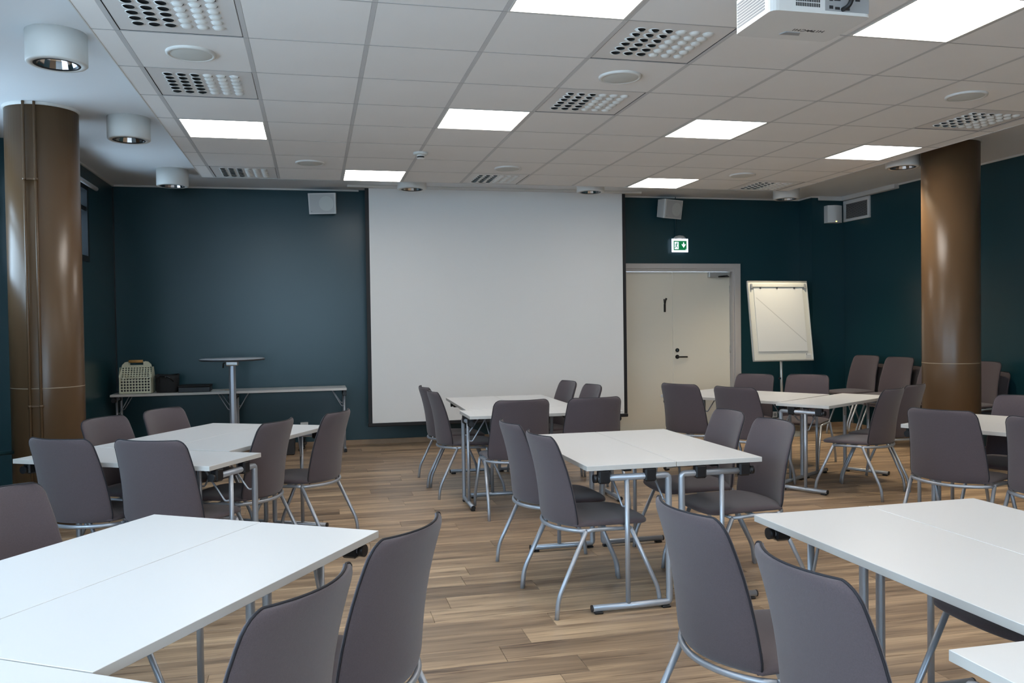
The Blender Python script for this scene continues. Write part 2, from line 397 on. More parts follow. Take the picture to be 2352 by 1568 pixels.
# ---- pillars
def pillar(name, x, y, R, label):
    e = thing(name, label, 'pillar', (x, y, 0))
    m = MB(); m.lathe([(R, 0), (R, 1.008)], 56); m.disc(R, 0, 56, up=False); m.build('lower_shell', 'brown_paint', e)
    m = MB(); m.lathe([(R, 1.012), (R, ZC)], 56); m.disc(R, ZC, 56); m.build('upper_shell', 'brown_paint', e)
    m = MB(); m.lathe([(R-0.001, 1.006), (R+0.0012, 1.007), (R+0.0012, 1.013), (R-0.001, 1.014)], 56); m.build('seam_ring', 'seam_light', e)
    m = MB(); m.lathe([(R, ZC-0.02), (R+0.01, ZC-0.02), (R+0.01, ZC)], 56); m.build('top_collar', 'trim_white', e)
    return e
PLX, PLY, PR = -1.925, 6.94, 0.245
pillar('round_pillar', PLX, PLY, PR, 'round brown pillar with two thin pipes running up it')
pillar('round_pillar', 5.79, 6.84, 0.248, 'plain round brown pillar in front of the stacked chairs')
pa = [(-1.975, 6.72-0.03), (-1.903, 6.72-0.03)]
pl = thing('wall_pipe', 'pair of thin brown pipes clipped to the round pillar', 'pipe', (-1.94, 6.682, 0))
for i, (px, py) in enumerate(pa):
    dx = px+1.94
    m = MB(); m.tube([(dx, 0, 0), (dx, 0, ZC-0.001)], 0.0095, 10); m.build('pipe', 'brown_paint', pl)
for z in (2.50, 0.885):
    m = MB(); m.box(-0.048, 0.052, -0.004, 0.021, z-0.008, z+0.008, 0, 0.003)
    for px, py in pa: m.tube([(px+1.94, 0, z-0.009), (px+1.94, 0, z+0.009)], 0.014, 10)
    m.build('clip', 'brown_paint', pl)
m = MB(); m.tube(smooth_path([(XBAY+0.03, 5.6, 0.66), (XL-0.02, 6.30, 0.60), (XL+0.05, 6.80, 0.55), (-2.12, 6.84, 0.55)], 0.05), 0.014, 10)
tag(m.build('heating_pipe', 'teal_paint'), 'dark teal heating pipe running low towards the round pillar', 'pipe')

# ---- door
d = struct(link('door_1', None, None, (0, YB, 0)), 'cream double door beside the projection screen')
m = MB(); cw = 0.075
m.box(DX0-cw, DX0+0.012, -0.022, 0.0, 0, DZ+cw-0.02, 0, 0.004); m.box(DX1-0.012, DX1+cw, -0.022, 0.0, 0, DZ+cw-0.02, 0, 0.004); m.box(DX0+0.012, DX1-0.012, -0.022, 0.0, DZ-0.012, DZ+cw-0.02, 0, 0.004)
m.build('casing', 'door_casing', d)
m = MB(); m.box(DX0, DX0+0.035, 0, 0.16, 0, DZ); m.box(DX1-0.035, DX1, 0, 0.16, 0, DZ); m.box(DX0+0.035, DX1-0.035, 0, 0.16, DZ-0.045, DZ)
m.build('jamb', 'door_casing', d)
XM = 4.60
for xa, xb, h in ((DX0+0.037, XM-0.002, 0), (XM+0.002, DX1-0.037, 1)):
    m = MB(); m.box(xa, xb, 0.075, 0.115, 0.008, DZ-0.048, 0, 0.002); lf = m.build('leaf', 'door_cream', d)
    if h:
        m = MB(); m.tube([(XM+0.06, 0.076, 0.965), (XM+0.06, 0.066, 0.965)], 0.027, 20); m.tube([(XM+0.06, 0.066, 0.965), (XM+0.06, 0.03, 0.965)], 0.010, 10)
        m.tube(smooth_path([(XM+0.06, 0.045, 0.965), (XM+0.06, 0.028, 0.965), (XM+0.185, 0.028, 0.962)], 0.012), 0.010, 10); m.build('lever_handle', 'dark_metal', lf)
        m = MB(); m.tube([(XM+0.06, 0.076, 1.052), (XM+0.06, 0.062, 1.052)], 0.026, 20); m.build('lock', 'dark_metal', lf)
        m = MB(); m.tube([(XM+0.06, 0.062, 1.052), (XM+0.06, 0.058, 1.052)], 0.010, 12); m.build('lock_cylinder', 'chrome', lf)
        m = MB(); m.box(5.10, 5.40, 0.010, 0.074, DZ-0.125, DZ-0.052, 0, 0.006); m.build('closer', 'alu', d)
        m = MB(); m.tube([(5.37, -0.002, DZ-0.115), (5.20, -0.055, DZ-0.120)], 0.009, 8); m.tube([(5.20, -0.055, DZ-0.120), (5.37, 0.02, DZ-0.10)], 0.009, 8); m.build('closer_arm', 'dark_metal', d)
        m = MB()
        for z in (0.25, 1.05, 1.85): m.tube([(DX1-0.036, 0.068, z-0.05), (DX1-0.036, 0.068, z+0.05)], 0.009, 8)
        m.build('hinge', 'alu', d)
    else:
        m = MB(); m.box(4.475, 4.497, 0.05, 0.0755, 1.555, 1.66, 0, 0.003)
        m.tube([(4.487, 0.06, 1.65), (4.492, 0.055, 1.70), (4.508, 0.055, 1.735)], [0.010, 0.011, 0.012], 8); m.tube([(4.482, 0.062, 1.66), (4.474, 0.06, 1.725)], 0.006, 8)
        m.build('flush_bolt', 'dark_metal', lf)

# ================================================================ CEILING FITTINGS
m = MB(); h = TW/2; hy = TL_/2
m.box(-h, h, -hy, -hy+0.010, -0.002, 0.014); m.box(-h, h, hy-0.010, hy, -0.002, 0.014); m.box(-h, -h+0.010, -hy+0.010, hy-0.010, -0.002, 0.014); m.box(h-0.010, h, -hy+0.010, hy-0.010, -0.002, 0.014)
lframe = m.mesh('frame', 'trim_white')
m = MB(); m.box(-h+0.010, h-0.010, -hy+0.010, hy-0.010, 0.0, 0.012); ldiff = m.mesh('diffuser', 'panel_light')
LL = {(0, 3): 'lit square LED panel in the tile row beside the window-side downlights', (3, 2): 'lit square LED panel just ahead of the smoke detector, before the screen',
      (6, 2): 'lit square LED panel between the projector and the door', (9, 3): 'lit square LED panel beside the plain brown pillar top',
      (2, 6): 'lit square LED panel at the tile edge beside the screen, next to the bar table', (7, 6): 'lit square LED panel at the tile edge nearest the exit sign',
      (3, -2): 'lit square LED panel beside a nozzle vent, three tiles from the projector', (6, -2): 'lit square LED panel right beside the ceiling projector'}
for (c, r) in sorted(LIGHTS):
    e = thing('ceiling_light', LL.get((c, r), 'lit square LED panel in the tiles behind the projector'), 'ceiling light', (GX+(c+0.5)*G, GY+(r+0.5)*G, ZT), 0, 'square LED panels in the tile ceiling')
    link('frame', lframe, e); link('diffuser', ldiff, e)
# air diffusers with 6 x 6 nozzles
m = MB(); m.box(-h+0.002, h-0.002, -hy+0.002, hy-0.002, 0.002, 0.014, 0, 0.003); vplate = m.mesh('plate', 'grille_plate') if 'grille_plate' in MATS else None
mat('vent_plate', (0.72, 0.71, 0.70), 0.5); vplate = m.mesh('plate', 'vent_plate')
m = MB(); R_ = 0.026
m.lathe([(R_+0.004, 0.0005), (R_+0.003, -0.003), (R_, -0.002)], 16, mi=0); m.disc(R_, -0.0012, 16, mi=1, up=False)
vs = []; fs = []; na, nb = 8, 4                           # half dome scoop over the far half
for j in range(nb+1):
    ph = j/nb*PI/2
    for i in range(na+1):
        a = i/na*PI*1.08-0.04*PI
        vs.append((R_*math.cos(a)*math.cos(ph), R_*math.sin(a)*math.cos(ph)-0.004*math.sin(ph), -0.002-0.011*math.sin(ph)))
for j in range(nb):
    for i in range(na): fs.append((j*(na+1)+i, j*(na+1)+i+1, (j+1)*(na+1)+i+1, (j+1)*(na+1)+i))
m.add(vs, fs, 0, True)
mat('vent_dark', (0.012, 0.011, 0.011), 0.8); mat('nozzle_white', (0.72, 0.73, 0.71), 0.45)
nozzle = m.mesh('nozzle', ['nozzle_white', 'vent_dark'])
m = MB(); m.box(-h-0.001, h+0.001, -hy-0.001, -hy+0.002, 0.001, 0.012); m.box(-h-0.001, h+0.001, hy-0.002, hy+0.001, 0.001, 0.012); m.box(-h-0.001, -h+0.002, -hy, hy, 0.001, 0.012); m.box(h-0.002, h+0.001, -hy, hy, 0.001, 0.012)
vjoint = m.mesh('joint', 'vent_dark')
VL = {(0, -1): 'square nozzle air vent beside round speaker, furthest from screen in the window-side row', (0, 1): 'square nozzle air vent between a round speaker and an LED panel near the window wall',
      (0, 6): 'square nozzle air vent at the tile edge above the bar table', (4, -1): 'square nozzle air vent between the projector and an LED panel',
      (4, 1): 'square nozzle air vent beside round speaker in line with the projector', (4, 6): 'square nozzle air vent at the tile edge in front of the screen',
      (9, 1): 'square nozzle air vent beside the plain brown pillar', (9, 6): 'square nozzle air vent at the tile edge nearest the flip chart'}
for (c, r) in sorted(VENTS):
    e = thing('air_vent', VL[(c, r)], 'air vent', (GX+(c+0.5)*G, GY+(r+0.5)*G, ZT), 0, 'nozzle air vents in the tile ceiling')
    link('plate', vplate, e); link('joint', vjoint, e)
    for i in range(6):
        for j in range(6):
            # nozzles of one half blow towards the room's back, the other half towards the screen
            a = 0.35*math.atan2(j-2.5, 3.0)
            link('nozzle', nozzle, e, ((i-2.5)*0.073, (j-2.5)*0.073, 0.002), (0.25-a) if i < 3 else (PI-0.35+a))
# round ceiling speakers
m = MB(); m.lathe([(0.128, 0.0), (0.126, -0.010), (0.112, -0.014), (0.108, -0.010)], 36); srim = m.mesh('rim', 'trim_white')
m = MB(); m.lathe([(0.108, -0.010), (0.085, -0.014), (0.04, -0.016)], 36); m.disc(0.04, -0.016, 36, up=False); sgr = m.mesh('grille', 'grille_grey')
for (c, r), lab in {(0, 0): 'round ceiling speaker between two nozzle vents near the window wall', (4, 0): 'round ceiling speaker between two nozzle vents near the projector',
                    (1, 5): 'round ceiling speaker one tile in from the vent above the bar table', (4, 5): 'round ceiling speaker beside the vent in front of the screen',
                    (8, 0): 'round ceiling speaker near the nozzle vent beside the plain pillar', (8, 5): 'round ceiling speaker near the vent closest to the flip chart'}.items():
    e = thing('ceiling_speaker', lab, 'speaker', (GX+(c+0.5)*G, GY+(r+0.5)*G, ZT), 0, 'round speakers in the tile ceiling')
    link('rim', srim, e); link('grille', sgr, e)
# smoke detector
e = thing('smoke_detector', 'small white smoke detector under the tile grid', 'smoke detector', (GX+3*G+0.01, 7.22, ZT+0.004))
m = MB(); m.lathe([(0.062, 0.0), (0.062, -0.018), (0.055, -0.024), (0.03, -0.026)], 24); m.disc(0.03, -0.026, 24, up=False); m.build('base', 'grille_grey', e)
m = MB(); m.lathe([(0.034, -0.024), (0.032, -0.036)], 20, mi=0); m.lathe([(0.030, -0.036), (0.028, -0.05)], 20, mi=1); m.lathe([(0.034, -0.050), (0.030, -0.058), (0.0, -0.060)], 20, mi=0); m.build('chamber', ['trim_white', 'vent_dark'], e)
# surface downlights
def downlight_meshes():
    R = 0.155; H = 0.17
    a = MB(); a.lathe([(R, 0), (R, -H+0.006), (R-0.006, -H), (0.118, -H-0.001), (0.118, -H+0.012)], 40); a.disc(R, 0, 40)
    b = MB(); b.lathe([(0.118, -H-0.0015), (0.104, -H-0.0015), (0.104, -H+0.012)], 40)
    c = MB(); n = 20
    prof = [(0.104, -H+0.004), (0.092, -H+0.045), (0.070, -H+0.085), (0.045, -H+0.105)]
    c.lathe(prof, n, smooth=False)
    l = MB(); l.disc(0.047, -H+0.104, 20, up=False); l.tube([(-0.035, 0, -H+0.085), (0.035, 0, -H+0.085)], 0.012, 8)
    return a.mesh('housing', 'trim_white'), b.mesh('black_ring', 'black_plastic'), c.mesh('reflector', 'chrome'), l
dh, dr, df, dl = downlight_meshes(); lon = dl.mesh('lamp', 'lamp_warm'); loff = dl.mesh('lamp', 'lamp_off')
DLS = [((-1.345, 5.15), 0, 'unlit drum downlight on the ceiling, before the pillar with pipes'), ((-1.36, 7.10), 0, 'unlit drum downlight on the ceiling right beside the pillar with pipes'), ((-1.38, 9.32), 0, 'unlit drum downlight on the ceiling above the cream basket'),
       ((1.05, 9.18), 0, 'unlit drum downlight in front of the screen, on the bar table side'), ((3.03, 9.10), 0, 'unlit drum downlight in front of the screen, on the door side'),
       ((5.57, 9.30), 1, 'lit drum downlight on the ceiling before the flip chart'), ((5.56, 7.20), 1, 'lit drum downlight on the ceiling beside the plain brown pillar'),
       ((5.80, 4.9), 1, 'lit drum downlight on the ceiling over the table by the plain pillar')]
for (x, y), on, lab in DLS:
    e = thing('downlight', lab, 'downlight', (x, y, ZC), 0, 'drum downlights around the tile field')
    link('housing', dh, e); link('black_ring', dr, e); link('reflector', df, e); link('lamp', lon if on else loff, e)
    if on:
        s = bpy.data.lights.new('downlight_spot', 'SPOT'); s.energy = SPOT_W; s.color = (1.0, 0.86, 0.62); s.spot_size = math.radians(100); s.spot_blend = 1.0; s.shadow_soft_size = 0.05
        so = bpy.data.objects.new('downlight_spot', s); C.objects.link(so); so.parent = e; so.location = (0, 0, -0.165)

# projector
PX, PY, PZ = 1.925, 3.10, 2.60
e = thing('projector', 'white ceiling projector hung upside down with rear sockets', 'projector', (PX, PY, PZ))
def rbox(m, x0, x1, y0, y1, z0, z1, r, mi=0):
    pts = []
    for cx, cy, a0 in ((x1-r, y1-r, 0), (x0+r, y1-r, PI/2), (x0+r, y0+r, PI), (x1-r, y0+r, 1.5*PI)):
        for k in range(5): pts.append((cx+r*math.cos(a0+k*PI/8), cy+r*math.sin(a0+k*PI/8)))
    m.prism(pts, z0, z1, 'z', mi)
m = MB(); rbox(m, -0.215, 0.215, -0.155, 0.145, 0.0, 0.135, 0.03); m.build('body', 'white_plastic', e)
m = MB(); m.box(-0.05, 0.05, -0.05, 0.05, 0.135, 0.16); m.tube([(0, 0, 0.16), (0, 0, ZT-PZ)], 0.025, 14); m.box(-0.08, 0.08, -0.08, 0.08, ZT-PZ-0.012, ZT-PZ-0.001); m.build('ceiling_mount', 'white_plastic', e)
m = MB()
for k in range(9): m.box(-0.2165, -0.2145, -0.10, 0.115, 0.020+k*0.0115, 0.0265+k*0.0115)
m.build('side_grille', 'ink_grey', e)
for k in range(3):
    m = MB()
    for i in range(14): m.box(-0.115+i*0.0075, -0.1105+i*0.0075, -0.1565, -0.154, 0.022+k*0.018, 0.036+k*0.018)
    m.build('rear_grille', 'ink', e)
m = MB(); m.box(0.010, 0.20, -0.1562, -0.154, 0.012, 0.085); m.build('socket_panel', 'ink_grey', e)
for i, (sx, sz, ww, hh) in enumerate([(0.035, 0.02, 0.016, 0.012), (0.062, 0.018, 0.02, 0.010), (0.105, 0.018, 0.02, 0.010), (0.035, 0.05, 0.014, 0.014), (0.062, 0.052, 0.026, 0.012), (0.15, 0.055, 0.02, 0.016)]):
    m = MB(); m.box(sx-ww/2, sx+ww/2, -0.158, -0.156, sz, sz+hh); m.build('socket', 'ink', e)
m = MB(); m.tube(smooth_path([(0.085, -0.156, 0.02), (0.09, -0.19, 0.022), (0.11, -0.20, 0.08), (0.10, -0.10, 0.20), (0.03, -0.02, 0.27)], 0.04), 0.009, 8); m.build('cable', 'cable_black', e)
m = MB(); m.prism([(-0.045, 0.085), (0.045, 0.085), (0.032, 0.055), (-0.032, 0.055)], -0.003, 0.0005, 'z'); m.build('lens_slider', 'ink_grey', e)
tc = bpy.data.curves.new('brand_text', 'FONT'); tc.body = 'HITACHI'; tc.size = 0.032; tc.align_x = 'CENTER'; tc.extrude = 0.0004; tc.space_character = 1.15
to = bpy.data.objects.new('brand_text', tc); C.objects.link(to)
bpy.context.view_layer.update()
tm = bpy.data.meshes.new_from_object(to.evaluated_get(bpy.context.evaluated_depsgraph_get())); tm.materials.clear(); tm.materials.append(MATS['ink']); bpy.data.objects.remove(to)
to = link('lettering', tm, e, (0.055, 0.02, -0.0004)); to.rotation_euler = (PI, 0, PI)
m = MB(); m.box(0.045, 0.075, 0.028, 0.036, -0.0008, 0.0002); m.build('badge', 'ink', e)

# ================================================================ BACK WALL
# projection screen
SY = 10.05
e = thing('projection_screen', 'large white projection screen with black side borders', 'projection screen', (2.197, SY, 0))
x0, x1 = 0.602-2.197, 3.796-2.197
def cloth(xa, xb, za, zb, y, mname, name, n=24):
    m = MB(); vs = []; fs = []
    for s_, yy in ((0, y-0.0012), (1, y+0.0012)):
        for j in range(13):
            for i in range(n+1):
                x = xa+(xb-xa)*i/n; z = za+(zb-za)*j/12
                wv = 0.004*math.sin(x*2.1+0.6)*(1-j/12)**2
                vs.append((x, yy+wv, z))
    k = 13*(n+1)
    for s_ in (0, 1):
        for j in range(12):
            for i in range(n):
                a = s_*k+j*(n+1)+i; fs.append((a, a+1, a+n+2, a+n+1))
    m.add(vs, fs, 0, True)
    return m.build(name, mname, e)
cloth(x0+0.045, x1-0.042, 0.292, ZC-0.002, 0, 'screen_white', 'fabric')
for xa, xb in ((x0, x0+0.045), (x1-0.042, x1)):
    cloth(xa, xb, 0.292, ZC-0.002, 0, 'screen_black', 'border', 2)
m = MB(); m.box(x0-0.006, x1+0.006, -0.014, 0.014, 0.250, 0.290, 0, 0.006); m.build('bottom_bar', 'screen_black', e)
m = MB(); m.box(x0-0.20, x1+0.20, -0.055, 0.055, ZC-0.028, ZC, 0, 0.004); m.build('ceiling_slot', 'trim_white', e)

# exit sign
e = thing('exit_sign', 'lit green and white exit sign above the door', 'exit sign', (4.655, YB, 2.42))
m = MB(); m.box(-0.115, 0.115, -0.062, -0.050, -0.092, 0.084, 0, 0.004); m.build('light_plate', 'sign_white', e)
m = MB(); m.lathe([(0.08, 0.0), (0.075, 0.015), (0.05, 0.035), (0.0, 0.045)], 24); dm = m.build('mount', 'white_plastic', e, (0, -0.045, 0.085))
m = MB(); m.box(-0.03, 0.03, -0.05, 0.0, 0.06, 0.10); m.build('bracket', 'white_plastic', e)
m = MB(); m.tube([(-0.04, -0.012, 0.10), (-0.04, -0.012, ZC-2.42)], 0.008, 8); m.build('conduit', 'teal_paint', e)
m = MB(); m.box(-0.09, 0.09, -0.0635, -0.062, -0.065, 0.055); pic = m.build('pictogram', 'sign_green', e)
yy0, yy1 = -0.0645, -0.0635
def flat(polys, mname, name):
    m = MB()
    for p in polys: m.prism(p, yy0, yy1, 'y')
    return m.build(name, mname, pic)
flat([[(-0.078, -0.052), (-0.022, -0.052), (-0.022, 0.042), (-0.078, 0.042)]], 'sign_white', 'doorway')
flat([[(0.042, 0.035), (0.056, 0.035), (0.056, -0.010), (0.042, -0.010)], [(0.020, 0.008), (0.030, 0.016), (0.049, -0.012), (0.049, -0.034)], [(0.078, 0.008), (0.068, 0.016), (0.049, -0.012), (0.049, -0.034)]], 'sign_white', 'arrow')
flat([[(0.076, -0.060), (0.084, -0.060), (0.084, -0.050), (0.076, -0.050)]], 'sign_white', 'mark')
yy0, yy1 = -0.0655, -0.0645
def circ(cx, cz, r, n=10): return [(cx+r*math.cos(2*PI*i/n), cz+r*math.sin(2*PI*i/n)) for i in range(n)]
def limb(a, b, w0):
    d = Vector((b[0]-a[0], b[1]-a[1])); nrm = Vector((-d.y, d.x)).normalized()*w0
    return [(a[0]+nrm.x, a[1]+nrm.y), (b[0]+nrm.x*0.8, b[1]+nrm.y*0.8), (b[0]-nrm.x*0.8, b[1]-nrm.y*0.8), (a[0]-nrm.x, a[1]-nrm.y)]
flat([circ(-0.044, 0.029, 0.0075), limb((-0.047, 0.020), (-0.056, -0.008), 0.007), limb((-0.047, 0.017), (-0.033, 0.008), 0.0035), limb((-0.048, 0.017), (-0.066, 0.012), 0.0035), limb((-0.066, 0.012), (-0.072, -0.002), 0.003),
      limb((-0.056, -0.008), (-0.040, -0.020), 0.005), limb((-0.040, -0.020), (-0.038, -0.044), 0.004), limb((-0.056, -0.008), (-0.064, -0.030), 0.005), limb((-0.064, -0.030), (-0.078, -0.036), 0.004)], 'sign_green', 'running_figure')

# wall speakers
def wall_speaker(x, z, rz, label):
    e = thing('wall_speaker', label, 'speaker', (x, YB, z), 0, 'white box speakers on the back wall')
    m = MB(); m.box(-0.05, 0.05, -0.09, 0, -0.03, 0.03, 0, 0.004); m.build('bracket', 'black_plastic', e)
    b = link('cabinet', None, e); 
    m = MB(); prof = [(-0.155, 0.10), (-0.145, -0.115), (0.145, -0.115), (0.155, 0.10)]
    # cabinet tapered towards the rear
    vs = []
    for yy, k in ((-0.235, 1.0), (-0.215, 1.03), (-0.07, 0.80)):
        for px, pz in ((-0.155, -0.12), (0.155, -0.12), (0.16, 0.12), (-0.16, 0.12)): vs.append((px*k, yy, pz*(1.0 if k > 0.9 else 0.92)))
    fs = [(0, 1, 2, 3), (11, 10, 9, 8)]
    for a in (0, 4):
        for i in range(4): fs.append((a+i, a+4+i, a+4+(i+1) % 4, a+(i+1) % 4))
    m.add(vs, fs); bpy.data.objects.remove(b); b = m.build('cabinet', 'white_plastic', e, (0, 0, 0)); b.rotation_euler = (math.radians(8), 0, rz)
    m = MB(); m.box(-0.142, 0.142, -0.238, -0.234, -0.108, 0.108, 0, 0.001); m.build('grille', 'speaker_grille', b)
    m = MB(); m.tube([(0.05, -0.238, 0.0), (0.05, -0.2395, 0)], 0.085, 24); m.build('woofer', 'grille_grey', b)
    m = MB(); m.box(-0.13, -0.118, -0.240, -0.236, -0.095, -0.085); m.build('badge', 'ink_grey', b)
wall_speaker(0.175, 2.885, math.radians(-14), 'white box speaker on the teal wall above the bar table')
wall_speaker(4.41, 2.895, math.radians(24), 'white box speaker on the teal wall above the exit sign')
# small speaker on the boxed corner
e = thing('corner_speaker', 'small white curved-front speaker on the boxed corner wall', 'speaker', (6.70, 10.10, 2.70))
m = MB(); pts = [(-0.10, 0.0), (-0.105, -0.09)] + [(-0.10+0.2*i/8, -0.09-0.035*math.sin(PI*i/8)) for i in range(9)] + [(0.105, -0.09), (0.10, 0.0)]
m.prism(pts, 0, 0.225, 'z'); m.build('cabinet', 'white_plastic', e)
m = MB(); m.box(-0.008, 0.008, -0.127, -0.12, 0.008, 0.018); m.build('indicator', 'led_yellow', e)
# wall vent grille
e = thing('wall_vent', 'white louvred vent grille high on the side wall', 'vent', (XR, 9.81, 2.715))
m = MB(); W2, H2 = 0.27, 0.275; f = 0.035
m.box(-0.03, 0, -W2, W2, 0, f, 0, 0.003); m.box(-0.03, 0, -W2, W2, H2-f-0.01, H2, 0, 0.003); m.box(-0.03, 0, -W2, -W2+f, f, H2-f-0.01, 0, 0.003); m.box(-0.03, 0, W2-f, W2, f, H2-f-0.01, 0, 0.003)
m.build('frame', 'white_plastic', e)
m = MB(); m.box(-0.006, -0.001, -W2+f, W2-f, f, H2-f-0.01); m.build('backing', 'vent_dark', e)
m = MB(); m.prism([(-0.026, -0.004), (-0.024, -0.004), (-0.008, 0.004), (-0.010, 0.004)], -W2+f, W2-f, 'y'); sl = m.mesh('slat', 'white_plastic')
for k in range(18): link('slat', sl, e, (0, 0, f+0.008+k*0.0108))
# wall sockets
def socket(x, z, label):
    e = thing('wall_socket', label, 'socket', (x, YB, z))
    m = MB(); m.box(-0.04, 0.04, -0.028, 0, -0.04, 0.04, 0, 0.005); m.build('plate', 'white_plastic', e)
    m = MB(); m.tube([(0, -0.0285, 0), (0, -0.0275, 0)], 0.022, 16); m.build('well', 'ink_grey', e)
socket(6.02, 0.16, 'white wall socket low on the teal wall behind the flip chart')

# ================================================================ FURNITURE
TLEN, TWID, TH = 1.2366, 0.4711, 0.73
def table_parts():
    """folding table; origin at floor under one corner, length along +x, width along -y"""
    P = []
    m = MB(); m.box(0.0015, TLEN-0.0015, -TWID+0.0015, -0.0015, TH-0.024, TH, 0, 0.001)
    me = m.mesh('tabletop', ['table_white', 'table_edge'])
    for p in me.polygons:
        if abs(p.normal.z) < 0.5: p.material_index = 1
    P.append(('tabletop', me, [], None))
    zt = TH-0.066; r = 0.0165
    for sx in (0, 1):
        X = 0.024 if sx == 0 else TLEN-0.024; inn = 1 if sx == 0 else -1
        ya, yb = -0.035, -TWID+0.03
        m = MB(); m.tube(smooth_path([(X, yb+0.03, zt), (X, ya, zt), (X, ya, 0.027), (X, yb, 0.027)], 0.018, 3), r, 12); P.append(('leg_frame', m.mesh('leg_frame', 'silver_tube'), [], None))
        m = MB(); m.tube([(X, -0.255, zt), (X, -0.255, 0.03)], 0.0125, 10); P.append(('upright', m.mesh('upright', 'silver_tube'), [], None))
        m = MB(); m.tube([(X, yb+0.001, 0.027), (X, yb-0.006, 0.027)], r+0.0005, 12); P.append(('foot_cap', m.mesh('foot_cap', 'black_plastic'), [], None))
        for yy in (ya-0.02, yb+0.03):
            m = MB(); m.box(X-0.016, X+0.016, yy-0.022, yy+0.022, 0.0, 0.012, 0, 0.003); P.append(('foot_pad', m.mesh('foot_pad', 'black_plastic'), [], None))
        for yy in (yb+0.065, ya-0.10):
            m = MB(); m.box(X-0.022, X+0.022, yy-0.030, yy+0.030, zt-0.026, TH-0.0235, 0, 0.008)
            P.append(('hinge_bracket', m.mesh('hinge_bracket', 'black_plastic'), [], None))
        m = MB(); m.tube([(X, yb+0.031, zt), (X, yb+0.012, zt)], 0.021, 12); P.append(('end_knob', m.mesh('end_knob', 'black_plastic'), [], None))
        for yy, up in ((ya, 0.54), (-0.255, 0.52)):
            m = MB(); m.tube(smooth_path([(X, yy-0.002, up), (X+inn*0.03, yy-0.012, up-0.01), (X+inn*0.14, yy-0.05, TH-0.027)], 0.03), 0.0055, 8); P.append(('brace', m.mesh('brace', 'silver_tube'), [], None))
    m = MB(); m.box(0.06, TLEN-0.06, -TWID/2-0.02, -TWID/2+0.02, TH-0.045, TH-0.0245, 0, 0.002); P.append(('rail', m.mesh('rail', 'black_plastic'), [], None))
    return P
TP = table_parts()
def folding_table(x, y, th, label, group, flip=False):
    """corner (x,y), length direction th, width to the right of it; flip puts the main uprights on the far long side"""
    if flip:
        x, y = x+TLEN*math.cos(th)+TWID*math.sin(th), y+TLEN*math.sin(th)-TWID*math.cos(th); th += PI
    e = thing('folding_table', label, 'table', (x, y, 0), th, group)
    for n, me, _, _ in TP: link(n, me, e)
    return e
def pair(x, y, th, la, lb, group):
    # two tables side by side, main uprights along the shared seam
    folding_table(x, y, th, la, group, True)
    folding_table(x+(TWID+0.001)*math.sin(th), y-(TWID+0.001)*math.cos(th), th, lb, group)
GT = 'white folding tables pushed together in groups'
pair(-1.25, 2.369, 1.014, 'white folding table slanted near the window wall, half facing the pillar with pipes', 'white folding table of the slanted pair, half facing the aisle, two chair backs along it', GT)
# table across the end of the slanted pair
v1 = (math.sin(1.014), -math.cos(1.014)); u1 = (math.cos(1.014), math.sin(1.014))
folding_table(-1.25-0.09*v1[0]-0.003*u1[0], 2.369-0.09*v1[1]-0.003*u1[1], math.atan2(v1[1], v1[0]), 'white folding table set across the end of the slanted pair', GT)
pair(-1.31, 5.497, 1.085, 'white folding table by the pillar with pipes, half on the window side', 'white folding table by the pillar with pipes, half on the aisle side', GT)
folding_table(-1.378, 5.526, -0.505, 'white folding table across the end of the pair by the pillar with pipes', GT)
pair(1.195, 6.860, 1.552, 'white folding table before the screen, half towards the bar table', 'white folding table before the screen, half towards the door', GT)
folding_table(1.138, 6.839, 0.0, 'white folding table across the end of the pair before the screen', GT)
pair(1.275, 3.940, 1.578, 'white folding table in the middle of the room, half on the bar table side', 'white folding table in the middle of the room, half on the flip chart side', GT)
u5 = (math.cos(.535), math.sin(.535)); v5 = (math.sin(.535), -math.cos(.535))
th5 = math.radians(122.0)
bx, by = 3.788+1.05*u5[0]-0.004*v5[0], 6.518+1.05*u5[1]-0.004*v5[1]
# pair laid from far right corner: width runs to the right of its length, so start on the near side
nx, ny = bx-2*TWID*math.sin(th5), by+2*TWID*math.cos(th5)
pair(nx-0.03*v5[0], ny-0.03*v5[1], th5, 'white folding table before the flip chart, half towards the screen', 'white folding table before the flip chart, half nearest the flip chart', GT)
folding_table(3.788, 6.518, .535, 'white folding table across the end of the pair before the flip chart', GT)
u6 = math.atan2(-.89, .45)
# width to the right of the length direction points away from the aisle if reversed
pair(3.763+TLEN*math.cos(u6), 4.908+TLEN*math.sin(u6), u6+PI, 'white folding table by the plain pillar, half on the aisle side', 'white folding table by the plain pillar, half on the wall side', GT)
pair(1.549, 1.544, 1.59, 'white folding table under the projector, half on the aisle side', 'white folding table under the projector, half on the side wall side', GT)
folding_table(1.284, 1.53, 0.0, 'white folding table across the end of the pair under the projector', GT)
folding_table(-2.125, 9.79+TWID, 0.0, 'narrow white folding table against the back wall, holding the cream basket', GT)
folding_table(-2.125+TLEN+0.002, 9.79+TWID, 0.0, 'narrow bare white folding table against the back wall behind the bar table', GT)

